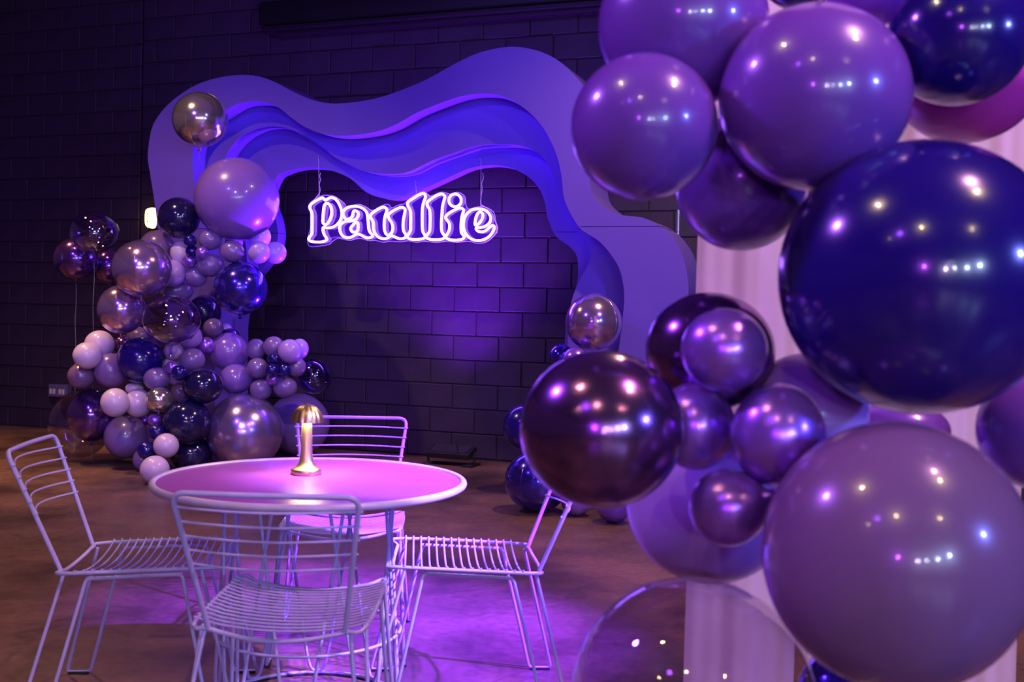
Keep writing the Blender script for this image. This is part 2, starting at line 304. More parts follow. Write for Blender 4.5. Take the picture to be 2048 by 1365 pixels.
# front to back; depth 'f' = rests on the floor
LEFT = [
 (309.5, 940, 29, 28.5, 'pink', 'f', 'pale lilac latex balloon on the floor, frontmost of the left garland, beside the table edge'),
 (332.4, 892, 25, 25, 'pink', 7.75, 'pale lilac balloon just above the frontmost floor balloon of the left garland'),
 (293.4, 900.8, 19, 18, 'navy', 7.8, 'small navy balloon left of the pale lilac ball, low in the left garland'),
 (312.7, 864.6, 16, 15.5, 'navy', 7.85, 'small navy balloon under the metallic mauve ball, left of a large ink balloon'),
 (309.5, 841, 14, 13, 'pearl', 7.95, 'small metallic mauve balloon just below the champagne mirror ball'),
 (318, 799.5, 27, 25.5, 'gold', 7.9, 'small champagne mirror-finish ball beside two pale pink balloons'),
 (375, 843.7, 48, 46, 'ink', 7.95, 'large ink-dark glossy balloon left of the big violet chrome sphere'),
 (313.7, 758, 26, 23, 'mauve', 7.9, 'greyish mauve balloon above the champagne mirror ball'),
 (281.5, 721, 47, 46, 'navy', 7.85, 'large navy balloon in the middle left of the left garland'),
 (230, 805.7, 28, 29, 'pink', 7.9, 'pale pink balloon in front of the purple mirror foil ball, left of its twin'),
 (276.6, 806.6, 27, 28.5, 'pink', 7.95, 'pale pink balloon between its twin and the champagne mirror ball'),
 (405.6, 772.8, 40, 36, 'ink', 7.95, 'ink-dark glossy balloon above the large ink balloon, beside a grape one'),
 (359, 746, 16.5, 16, 'navy', 7.85, 'small navy balloon under the neck of the clear purple bubble balloon'),
 (343.7, 735.7, 13, 13, 'pearl', 7.95, 'tiny metallic mauve balloon directly under the neck of the clear purple bubble'),
 (342.7, 640.6, 58, 52, 'clearpurple', 7.9, 'clear purple bubble balloon with a neck at its base, centre of the left garland'),
 (283.7, 537.5, 59, 58, 'orb', 7.9, 'large mauve mirror orb, upper one of two on the left side of the garland'),
 (242.8, 619.6, 47, 49, 'orb', 8.05, 'mauve mirror orb below the larger mirror orb in the left garland'),
 (400.5, 239.7, 55, 55, 'gold', 8.3, 'champagne silver mirror orb with a curl of string, highest of all, on the purple arch'),
 (474, 399, 83.5, 83, 'purple', 8.2, 'very large purple latex balloon on the arch, reflecting the neon sign'),
 (358, 436, 41, 41.5, 'ink', 8.25, 'dark navy balloon left of the very large purple balloon'),
 (380, 482, 13, 13, 'navy', 8.1, 'tiny navy balloon, upper one of the stuck pair below a dark navy balloon'),
 (384, 503, 13, 12, 'navy', 8.12, 'tiny navy balloon, lower one of the stuck pair, over a pale lilac ball'),
 (404, 506, 13, 13, 'pearl', 8.1, 'tiny metallic purple balloon, right one of a pair beside tiny navy ones'),
 (379.6, 522, 15, 14, 'pearl', 8.1, 'small metallic purple balloon, left and lower of the metallic pair'),
 (464.6, 503.5, 23.5, 22.5, 'mauve', 8.1, 'round mauve balloon hanging below the very large purple balloon'),
 (517.7, 505, 22.5, 22.5, 'lilac', 8.1, 'light lilac balloon with a tied dimple facing front, near the arch inner edge'),
 (550.7, 506, 22, 22, 'lilac', 8.2, 'lilac balloon furthest right in the row below the very large purple balloon'),
 (519.6, 474, 22, 23, 'pink', 8.25, 'pale lilac balloon tucked under the right side of the very large purple balloon'),
 (468, 484, 18, 16, 'lilac', 8.3, 'lilac balloon half hidden between the very large purple balloon and a mauve one'),
 (420.7, 480, 23, 21, 'mauve', 8.15, 'mauve balloon under the lower left of the very large purple balloon'),
 (420.7, 531, 25, 23.5, 'mauve', 8.15, 'mauve balloon below the tiny metallic ones, left of the navy mirror orb'),
 (392.5, 554, 22, 21, 'mauve', 8.25, 'mauve balloon lower left of another mauve, above the clear purple bubble'),
 (481, 577, 54, 54, 'navyfoil', 8.15, 'large navy blue mirror orb standing out over the arch opening'),
 (362, 507, 21, 25, 'pink', 8.2, 'pale lilac balloon behind the tiny navy pair'),
 (343.7, 547, 27, 27.5, 'lilac', 8.2, 'pinkish lilac balloon at the right edge of the larger mirror orb'),
 (353, 582, 33, 24, 'mauve', 8.35, 'shadowed mauve balloon just above the clear purple bubble'),
 (314, 496, 35, 35, 'taupe', 8.35, 'dusty mauve balloon peeking out above the larger mirror orb under the wall light'),
 (175, 711.5, 28, 27, 'pink', 8.1, 'pale pink balloon at the left edge, front one of a trio of small balloons'),
 (199, 689.6, 29, 28.5, 'pink', 8.2, 'pale mauve-pink balloon behind and above the front pale pink one'),
 (163, 752.5, 27, 26, 'taupe', 8.2, 'dusty mauve balloon at the far left under the pale pink one'),
 (222.8, 741.5, 34, 35, 'mauve', 8.2, 'mauve balloon left of the large navy one'),
 (244, 692, 20, 22, 'plum', 8.35, 'plum metallic balloon half hidden above the mauve one, below the lower mirror orb'),
 (276, 674, 23, 20, 'mauve', 8.4, 'mauve balloon half hidden between the lower mirror orb and the clear purple bubble'),
 (384, 720.5, 26, 24, 'mauve', 8.1, 'mauve balloon right of the clear bubble neck'),
 (381.4, 674, 23, 23, 'lilac', 8.15, 'lilac balloon seen partly through the right edge of the clear purple bubble'),
 (347.6, 703, 20, 18, 'pink', 8.15, 'pale pink balloon behind the neck of the clear purple bubble'),
 (341, 730, 17, 18, 'pink', 8.2, 'pale pink balloon behind the tiny metallic mauve ball'),
 (351, 757, 15, 14, 'pink', 8.25, 'pale pink balloon half hidden under the small navy ball'),
 (412, 692, 18, 18, 'pearl', 8.2, 'metallic purple balloon between a mauve and a large grape balloon'),
 (426.5, 655.7, 20, 19, 'taupe', 8.3, 'dusty mauve balloon above the metallic purple one, right of the clear bubble'),
 (409, 625, 33, 35, 'ink', 8.5, 'dark navy balloon in shadow right of the clear purple bubble'),
 (457, 703.5, 39.5, 38, 'purple', 8.2, 'large grape purple balloon in the lower right of the left garland'),
 (471.7, 758, 33, 30, 'purple', 8.25, 'grape purple balloon below the large grape one, above the violet chrome sphere'),
 (460, 671, 19, 14, 'purplefoil', 8.45, 'dark metallic purple balloon peeking over the large grape balloon'),
 (452, 661, 13, 14, 'lilac', 8.55, 'small lilac balloon peeking out between a dusty mauve and the metallic one'),
 (544, 740.5, 14, 13.5, 'navy', 8.0, 'tiny navy balloon, left one of the three in a small cluster of lilac ones'),
 (549, 718, 14, 11.5, 'navy', 8.02, 'tiny navy balloon, top one of the three in the small lilac cluster'),
 (568.4, 740, 13.5, 14.5, 'navy', 8.04, 'tiny navy balloon, right one of the three in the small lilac cluster'),
 (545.8, 759, 13.5, 12.5, 'pearl', 8.08, 'tiny metallic purple balloon under the three tiny navy ones'),
 (579.7, 702.8, 24, 24, 'lilac', 8.05, 'bright lilac balloon, frontmost at the right tip of the left garland'),
 (599, 698.6, 18, 21, 'lilac', 8.2, 'lilac balloon behind the bright lilac one at the right tip'),
 (547.4, 693.8, 21, 21, 'mauve', 8.15, 'mauve balloon left of the bright lilac one, top of the small cluster'),
 (512, 698.6, 19.5, 21, 'mauve', 8.2, 'mauve balloon next to the large grape balloon, top left of the small cluster'),
 (515, 736.7, 21, 21, 'mauve', 8.15, 'mauve balloon in the left middle of the small cluster with tiny navy balls'),
 (592.6, 734, 19.5, 20, 'mauve', 8.15, 'mauve balloon under the bright lilac one, left of a clear dark bubble'),
 (570, 775, 24, 22, 'mauve', 8.15, 'mauve balloon at the bottom right of the small cluster'),
 (521.6, 780, 21.5, 21.5, 'mauve', 8.15, 'mauve balloon at the bottom left of the small cluster, over the chrome sphere'),
 (358, 786, 18, 20, 'taupe', 8.15, 'dusty mauve balloon between the champagne mirror ball and an ink-dark one'),
 (268.6, 777.6, 18, 13, 'pink', 8.15, 'small pale balloon half hidden above the twin pale pink balloons'),
 (252.5, 874, 43, 44, 'mauve', 8.25, 'large greyish mauve balloon resting on the floor in front of the clear sphere'),
 (284.7, 874, 25, 26, 'mauve', 8.3, 'greyish mauve balloon between the large floor mauve and small navy balls'),
 (289.5, 841, 11, 11, 'pearl', 8.3, 'tiny metallic purple balloon left of the metallic mauve ball under the mirror ball'),
 (284, 920, 18, 22, 'mauve', 'f', 'mauve balloon on the floor behind the frontmost floor balloon'),
 (383, 908, 42, 38, 'ink', 8.1, 'ink-dark glossy balloon on the floor, half hidden by the table edge'),
 (183, 831, 46, 54, 'purplefoil', 8.1, 'dark purple mirror foil ball in front of the clear floor sphere'),
 (160, 849, 61, 68, 'clearshine', 'f', 'huge clear transparent sphere balloon on the floor, furthest left'),
 (489, 863, 77, 77, 'chrome', 'f', 'huge violet chrome mirror sphere on the floor behind the table'),
 (597, 849, 62, 62, 'mauve', 'f', 'huge matte mauve balloon on the floor behind the table lamp'),
 (628, 753, 37, 36, 'clearnavy', 8.5, 'clear dark blue bubble balloon at the right end of the garland against the wall'),
 (189, 465, 47, 43, 'clearpurple', 8.4, 'clear dark purple floating bubble balloon on a string, left of the garland'),
 (153, 518, 44, 43, 'purplefoil', 8.6, 'dark purple foil balloon floating on a string, furthest left near the wall'),
 (219, 533, 35, 37, 'purplefoil', 8.8, 'dark purple foil balloon behind the larger mauve mirror orb'),
]
RIGHT = [
 (1187, 645, 57, 58, 'orb', 7.3, 'mauve mirror orb standing in front of the right leg of the arch'),
 (1123, 714, 26, 26, 'navyfoil', 7.4, 'navy metallic balloon under the mirror orb at the right leg of the arch'),
 (1152, 722, 28, 28, 'pearl', 7.2, 'metallic purple balloon directly under the mirror orb at the right leg'),
 (1050, 855, 45, 46, 'navy', 7.35, 'blue balloon at the left edge of the right floor cluster, against the wall'),
 (1075, 962, 67, 62, 'navyfoil', 'f', 'large navy mirror balloon on the floor behind the right chair'),
 (1153, 1000, 32, 32, 'mauve', 'f', 'mauve balloon on the floor right of the large navy mirror balloon'),
 (1190, 988, 28, 28, 'navy', 'f', 'navy balloon on the floor between two mauve ones at the right leg'),
 (1228, 1010, 36, 36, 'grape', 'f', 'purple balloon on the floor at the right end of the right floor cluster'),
]
FRONT = [
 (1790, 1110, 262, 267, 'taupe', 1.55, 'very large dusty mauve balloon at the lower right, nearest to the viewer'),
 (1203, 859, 164, 158, 'plum', 1.75, 'large dark plum chrome balloon at the left tip of the foreground balloon column'),
 (1556, 871, 94, 104, 'pearl', 1.72, 'pearly purple balloon above the very large dusty mauve one'),
 (1390, 853, 80, 88, 'pearl', 1.76, 'pearly purple balloon between the plum chrome balloon and another pearly one'),
 (1455, 1016, 79, 81, 'pearl', 1.72, 'pearly purple balloon with ribbed neck, lowest of the four pearly ones'),
 (1448, 701, 86, 84, 'pearl', 1.74, 'pearly purple balloon in front of a dark plum chrome one, highest of the four pearly'),
 (1840, 556, 277, 273, 'navy', 1.7, 'huge glossy navy balloon at the right edge of the foreground column'),
 (1628, 196, 187, 184, 'grape', 1.75, 'large purple balloon at the upper middle of the foreground column'),
 (1288, 255, 146, 145, 'grape', 1.78, 'purple balloon at the upper left of the foreground column, over the arch shoulder'),
 (1917, 76, 137, 133, 'navy', 1.78, 'navy balloon at the upper right corner of the foreground column'),
 (1420, 703, 128, 118, 'plum', 1.85, 'dark plum chrome balloon behind the highest pearly purple one'),
 (1483, 366, 130, 136, 'grape', 1.9, 'purple balloon beneath two larger purple ones, over the white drape'),
 (1366, 50, 168, 165, 'grape', 1.9, 'large purple balloon cut by the top edge of the picture'),
 (1385, 1402, 250, 248, 'clear', 1.75, 'large clear transparent balloon at the bottom in front of the drape'),
 (1612, 830, 122, 124, 'lilac', 1.95, 'lilac balloon behind the pearly purple ones under the huge navy one'),
 (1420, 1000, 168, 166, 'lilac', 1.95, 'large lilac balloon behind the lowest pearly one, above the clear one'),
 (1933, 150, 145, 135, 'magenta', 2.0, 'magenta balloon behind the upper right navy balloon'),
 (1750, -48, 104, 98, 'violet', 1.95, 'bright violet balloon at the top edge between purple and navy ones'),
 (1596, -45, 70, 62, 'navy', 1.95, 'navy balloon barely showing at the top edge above the large purple one'),
 (2075, 860, 116, 120, 'grape', 1.9, 'dark purple balloon at the right edge below the huge navy one'),
 (1800, 862, 96, 60, 'grape', 2.05, 'dark purple balloon hidden between the huge navy and the dusty mauve one'),
 (1690, 1392, 95, 95, 'navyfoil', 1.95, 'blue metallic balloon at the bottom edge under the dusty mauve one'),
]
def solve(tab, k, floor_ok=True):
    out = []
    for row in tab:
        x, y, rx, ry, mat, dep, lab = row
        if dep == 'f':
            g = PZ(x, y + ry, 0); Y = g.y
            # the lowest point of the sphere touches the floor
            Y0 = Y
        else: Y0 = dep
        Y = Y0
        for it in range(200):
            s = F / Y; r = .5 * (rx + ry) / s; c = PY(x, y, Y); bad = False
            for (c2, r2, *_r) in out:
                if (c - c2).length < k * (r + r2): bad = True; break
            if not bad or dep == 'f': break
            Y += .012
        s = F / Y
        if dep == 'f': c = PY(x, y, Y); c.z = ry / s
        out.append((c, .5 * (rx + ry) / s, rx / s, ry / s, mat, lab, (x, y, rx, ry)))
    return out
left_b = solve(LEFT, .90); right_b = solve(RIGHT, .90); front_b = solve(FRONT, .92)

# ------------------------------------------------------------------ arch outlines in photo px
OUT1 = [(352, 930), (346, 850), (352, 760), (345, 690), (333, 610), (324, 530), (317, 470), (309.7, 410), (306.7, 388), (299.5, 343), (296, 320.7), (296.4, 298), (302.6, 261), (313.8, 236.6), (339.5, 206), (382.5, 175), (423.6, 158.7), (470.7, 150.5), (511.8, 152), (546.6, 162.8), (583.5, 182.3), (618.4, 197.7), (649, 205.5), (682, 207), (739.6, 199.6), (787, 186), (849, 161), (907.5, 128.8), (960, 105), (1018, 93.7), (1066, 99), (1102.7, 113), (1134, 135.4), (1168.7, 175), (1187, 215), (1194, 255), (1191, 295), (1183, 330), (1180, 362), (1184.5, 390), (1198, 407), (1219, 422), (1242.6, 430.5), (1279.5, 434.5), (1300.6, 441.6), (1321.7, 453.5), (1340, 470.6), (1358.7, 498), (1370.6, 530), (1376, 564), (1376.6, 588), (1372, 640), (1358, 700), (1347, 760), (1345, 830), (1350, 900), (1360, 980)]
IN1 = [(440, 930), (432, 850), (428, 760), (436, 690), (437, 620), (428, 560), (415, 500), (402, 430), (394, 395), (388.7, 366), (385.6, 325), (388, 294), (398, 266), (417, 243), (442, 227), (475, 208), (505.6, 203.4), (532, 206), (556.9, 215), (581.5, 234.6), (608, 253), (636.8, 265.4), (665.6, 271), (699.7, 271.4), (749.5, 264.4), (789.4, 250.7), (836.7, 224.5), (900, 199.6), (934, 190.5), (965.5, 187.6), (997, 190.8), (1031.5, 205.3), (1063, 229), (1087, 256.8), (1105.4, 291), (1117, 322.7), (1123.9, 359.7), (1126.5, 388.7), (1134.4, 414), (1155.5, 451), (1168.7, 464), (1197.8, 482.5), (1221.5, 509), (1238.7, 538), (1247, 572), (1248.4, 604), (1245, 638), (1240, 683), (1232, 740), (1230, 810), (1238, 880), (1248, 960)]
IN2 = [(468, 915), (462, 840), (458, 760), (466, 690), (472, 640), (483, 585), (494, 530), (488, 470), (470, 410), (452, 370), (448, 335), (450, 316.6), (462.5, 294), (485, 271.5), (515.9, 256), (546.6, 252), (577.4, 258), (604, 269.5), (639, 291), (669.7, 314.6), (697, 329), (724.6, 341.6), (759.5, 348), (794.4, 348.4), (824, 341.6), (861.6, 323), (900, 309), (952, 292.4), (992, 289), (1031.5, 290.3), (1055, 296.4), (1079, 309.5), (1097.5, 329), (1109, 354.4), (1117, 388.7), (1131.8, 421.8), (1151.6, 458.7), (1166, 476), (1179, 495.7), (1181, 511.5), (1175, 532.6), (1161, 556), (1151.6, 577.5), (1143.7, 601), (1137, 640), (1136, 700), (1142, 770), (1150, 850), (1160, 945)]
IN3 = [(490, 905), (484, 830), (478, 760), (480, 690), (482, 640), (500, 570), (526, 536), (548, 505), (556, 472), (552, 440), (543, 412), (540, 385), (552.8, 354.6), (567, 346), (587.6, 339), (612, 336), (639, 336.7), (662, 341), (699.7, 356.6), (732, 384), (759.5, 395), (789.4, 399), (819, 392.7), (849, 377.8), (899.6, 354.4), (939, 337), (978.7, 330.7), (1007.8, 332.5), (1034, 341), (1060.5, 357), (1079, 379), (1089.6, 405), (1094.9, 435), (1106.7, 464), (1116, 477), (1139.7, 494), (1153, 511.5), (1156, 530), (1155.5, 559), (1149, 585), (1141, 612), (1132, 650), (1130, 710), (1136, 780), (1144, 850), (1152, 935)]
A1, A2, A3, A4 = .92, .73, .56, .44      # distance of each face from the wall

# ------------------------------------------------------------------ floor, ceiling, walls
def plane(name, a, b, m, flip=False):
    v = [(a[0], a[1], a[2]), (b[0], a[1], a[2]), (b[0], b[1], a[2]), (a[0], b[1], a[2])]
    f = [(0, 1, 2, 3)] if not flip else [(3, 2, 1, 0)]
    return link(name, mesh(name, v, f, m, False))
fl_v, fl_f = box((-9.5, -11.5, -.12), (8.5, 15.2, 0))
tag(link('floor', mesh('floor', fl_v, fl_f, M['floor'], False)), kind='structure')
ce_v, ce_f = box((-9.5, -11.5, 4.75), (8.5, 15.2, 4.9))
tag(link('ceiling', mesh('ceiling', ce_v, ce_f, M['dark'], False)), kind='structure')

CO, BL, JT = .2032, .4064, .010
SJ, _z = PW(283, 300, 0)                      # control joint between the two wall sections
S0, S1 = -6.6, 6.8
def inside(poly, x, y):
    c = False; n = len(poly); j = n - 1
    for i in range(n):
        xi, yi = poly[i]; xj, yj = poly[j]
        if (yi > y) != (yj > y) and x < (xj - xi) * (y - yi) / (yj - yi) + xi: c = not c
        j = i
    return c
ARCHPOLY = OUT1 + IN3[::-1]
CIRC = [(b[6]) for b in left_b + right_b + front_b if not b[4].startswith('clear')]
def hidden(x, y):
    if x < 2 or x > 1402 or y < 2 or y > 1363: return True
    if inside(ARCHPOLY, x, y): return True
    for (cx, cy, rx, ry) in CIRC:
        if ((x - cx) / rx) ** 2 + ((y - cy) / ry) ** 2 < .96: return True
    if ((x - 623) / 300) ** 2 + ((y - 956) / 45) ** 2 < 1: return True
    return False
def block_geo(w, h, d=.05, b=.004, jit=0):
    rr = random.Random(int(w * 1e5) + jit)
    j = lambda: rr.uniform(-.0012, .0012)
    x0_, x1 = -w / 2, w / 2; z0_, z1 = -h / 2, h / 2
    v = [(x0_, 0, z0_), (x1, 0, z0_), (x1, 0, z1), (x0_, 0, z1),
         (x0_, -d + b, z0_), (x1, -d + b, z0_), (x1, -d + b, z1), (x0_, -d + b, z1),
         (x0_ + b + j(), -d + j(), z0_ + b + j()), (x1 - b + j(), -d + j(), z0_ + b + j()), (x1 - b + j(), -d + j(), z1 - b + j()), (x0_ + b + j(), -d + j(), z1 - b + j())]
    f = [(8, 9, 10, 11), (4, 5, 9, 8), (5, 6, 10, 9), (6, 7, 11, 10), (7, 4, 8, 11), (0, 1, 5, 4), (1, 2, 6, 5), (2, 3, 7, 6), (3, 0, 4, 7)]
    return [Vector(p) for p in v], f
BM = {}
def block_mesh(w, k):
    key = (round(w, 3), k)
    if key not in BM:
        v, f = block_geo(w, CO - JT, jit=k); BM[key] = mesh('block', v, f, M['block'], False)
    return BM[key]
def wall_section(name, sa, sb, zoff, phase, top=4.75):
    v, f = box((sa, 0, 0), (sb, .25, top))
    w = link(name, mesh(name, v, f, M['mortar'], False), None, W0, (0, 0, WROT)); tag(w, kind='structure')
    rest = []; n = 0; rows = int(top / CO) + 2
    for r in range(rows):
        za = r * CO + zoff; zb = za + CO
        if za < 0: za = 0
        zb = min(zb, top)
        if zb - za < .05: continue
        full = abs(zb - za - CO) < 1e-6
        k0 = int((sa - phase) / BL) - 2
        s = phase + k0 * BL + (BL / 2 if r % 2 else 0)
        while s < sb:
            a, b = max(s, sa), min(s + BL, sb); s += BL
            if b - a < .06: continue
            cx, cz = (a + b) / 2, (za + zb) / 2; wd_ = b - a - JT
            vis = False
            for fx in (-.42, 0, .42):
                for fz in (-.38, .38):
                    px, py = project(WALL(cx + fx * wd_, .008, cz + fz * (zb - za)))
                    if not hidden(px, py): vis = True
            pr = random.uniform(-.0015, .0015)
            if vis and full and n < 296:
                link('block', block_mesh(wd_, random.randrange(3)), w, (cx, .041 + pr, cz)); n += 1
            else:
                bv, bf = block_geo(wd_, zb - za - JT)
                rest.append(([p + Vector((cx, .041 + pr, cz)) for p in bv], bf))
    if rest:
        v, f = join(*rest)
        tag(link('block_field', mesh('block_field', v, f, M['block'], False), w), kind='stuff')
    return n
phase_s, _ = PW(822.8, 501, 0)
# row containing photo y 501 at x 822.8: find its parity so that joints fall where the photo has them
_, zrow = PW(822.8, 501, 0); rr_ = int((zrow - .01) / CO)
ph = phase_s - (BL / 2 if rr_ % 2 else 0)
nb = wall_section('wall_back', SJ + .006, S1, .010, ph)
sl, zl = PW(195, 115, 0); rl = int(zl / CO)
nl = wall_section('wall_left', S0, SJ - .006, -.02, sl - (BL / 2 if rl % 2 else 0))
print('blocks', nb, nl)

# steel beam along the top of the wall
sb0, zb0 = PW(528, 62, .16); sb1, _z = PW(1215, 10, .16)
bmr = empty('steel_beam', WALL(sb0, 0, zb0), WROT)
tag(bmr, 'black steel beam fixed high along the block wall above the arch', 'beam')
Lb = 4.6
v, f = bevel(box((-.06, -.17, .035), (Lb, .0, .26)), .03, 3); link('beam_body', mesh('beam_body', v, f, M['black']), bmr)
v, f = bevel(box((0, -.20, -.005), (Lb, .0, .03)), .006); link('lower_flange', mesh('lower_flange', v, f, M['black'], False), bmr)
v, f = bevel(box((.1, -.14, -.035), (Lb, -.02, -.006)), .004); link('cable_rail', mesh('cable_rail', v, f, M['black'], False), bmr)

# ------------------------------------------------------------------ arch
sA, _z = PW(700, 900, A1); arch = empty('wavy_arch', WALL(sA, A1, 0), WROT)
tag(arch, 'violet-blue wavy stepped arch of three nested layers in front of the dark block wall', 'arch')
def contour(px, off):
    pts = [PW(x, y, off) for (x, y) in px]
    pts = [(s, z) for (s, z) in pts]
    pts = [p for p in pts]
    c = catmull([(s, z, 0) for s, z in pts], 5)
    c = [(p.x, p.y) for p in c]
    # legs reach the floor
    while len(c) > 2 and c[1][1] < 0: c.pop(0)
    while len(c) > 2 and c[-2][1] < 0: c.pop()
    c[0] = (c[0][0], 0.0) if c[0][1] <= 0 else c[0]; c[-1] = (c[-1][0], 0.0) if c[-1][1] <= 0 else c[-1]
    if c[0][1] > 0: c.insert(0, (c[0][0], 0.0))
    if c[-1][1] > 0: c.append((c[-1][0], 0.0))
    return c
def cut(c, zs):
    i = next(k for k in range(len(c)) if c[k][1] >= zs); j = len(c) - 1 - next(k for k in range(len(c)) if c[::-1][k][1] >= zs)
    def lerp(a, b): t = (zs - a[1]) / (b[1] - a[1]); return (a[0] + (b[0] - a[0]) * t, zs)
    pl = lerp(c[i - 1], c[i]); pr = lerp(c[j], c[j + 1])
    return c[:i] + [pl], [pl] + c[i:j + 1] + [pr], [pr] + c[j + 1:]
def extrude(poly, off0, off1):
    bm = bmesh.new()
    vf = [bm.verts.new((s - sA, A1 - off0, z)) for s, z in poly]; vb = [bm.verts.new((s - sA, A1 - off1, z)) for s, z in poly]
    bm.faces.new(vf); bm.faces.new(vb[::-1]); n = len(poly)
    sides = []
    for i in range(n):
        j = (i + 1) % n; fc = bm.faces.new((vf[j], vf[i], vb[i], vb[j])); fc.smooth = True; sides.append(fc)
    bmesh.ops.recalc_face_normals(bm, faces=bm.faces[:])
    bmesh.ops.triangulate(bm, faces=[fc for fc in bm.faces if len(fc.verts) > 4])
    me = bpy.data.meshes.new('arch_panel'); bm.to_mesh(me); bm.free()
    me.set_sharp_from_angle(angle=math.radians(42))
    return me
def layer(name, outer, inner, o0, o1, zs, m):
    co, ci = contour(outer, o0), contour(inner, o0)
    ol, om, orr = cut(co, zs); il, im, ir = cut(ci, zs)
    g = .0025
    up = [(s, z + (g if abs(z - zs) < 1e-9 else 0)) for s, z in om + im[::-1]]
    lo = [(s, z - (g if abs(z - zs) < 1e-9 else 0)) for s, z in ol + il[::-1]]
    ro = [(s, z - (g if abs(z - zs) < 1e-9 else 0)) for s, z in ir[:1] + orr[:1] + orr[1:] + ir[1:][::-1]]
    root = link(name, extrude(up, o0, o1), arch); root.data.materials.append(m)
    for poly in (lo, ro):
        e = link('leg_panel', extrude(poly, o0, o1), root); e.data.materials.append(m)
    return root
_, zs1 = PW(1240, 453.3, A1); _, zs2 = PW(1150, 459, A2); _, zs3 = PW(1110, 464.5, A3)
OUT1w = OUT1
def shift_outline(px, off_from, off_to):   # same real outline, seen at another depth
    res = []
    for x, y in px:
        s, z = PW(x, y, off_from); res.append(project(WALL(s, off_to, z)))
    return res
layer('front_layer', OUT1, IN1, A1, A2, zs1, M['arch'])
layer('middle_layer', shift_outline(OUT1, A1, A2), IN2, A2 - .001, A3, zs2, M['arch'])
layer('back_layer', shift_outline(OUT1, A1, A3), IN3, A3 - .001, A4, zs3, M['arch'])

# metal props holding the arch
for (x, yt, yb, off, lab) in ((494, 560, 905, .34, 'slim silver pole behind the left leg of the arch'), (1357, 420, 930, .30, 'slim silver pole behind the right shoulder of the arch')):
    s, zt = PW(x, yt, off)
    p = empty('support_pole', WALL(s, off, 0), WROT); tag(p, lab, 'pole')
    v, f = tube([(0, 0, .01), (0, 0, zt)], .016, n=12); link('tube', mesh('tube', v, f, M['steel']), p)
    v, f = lathe([(0, 0), (.09, 0), (.09, .012), (.02, .018), (.02, .05), (0, .05)], 20); link('foot_plate', mesh('foot_plate', v, f, M['black']), p)

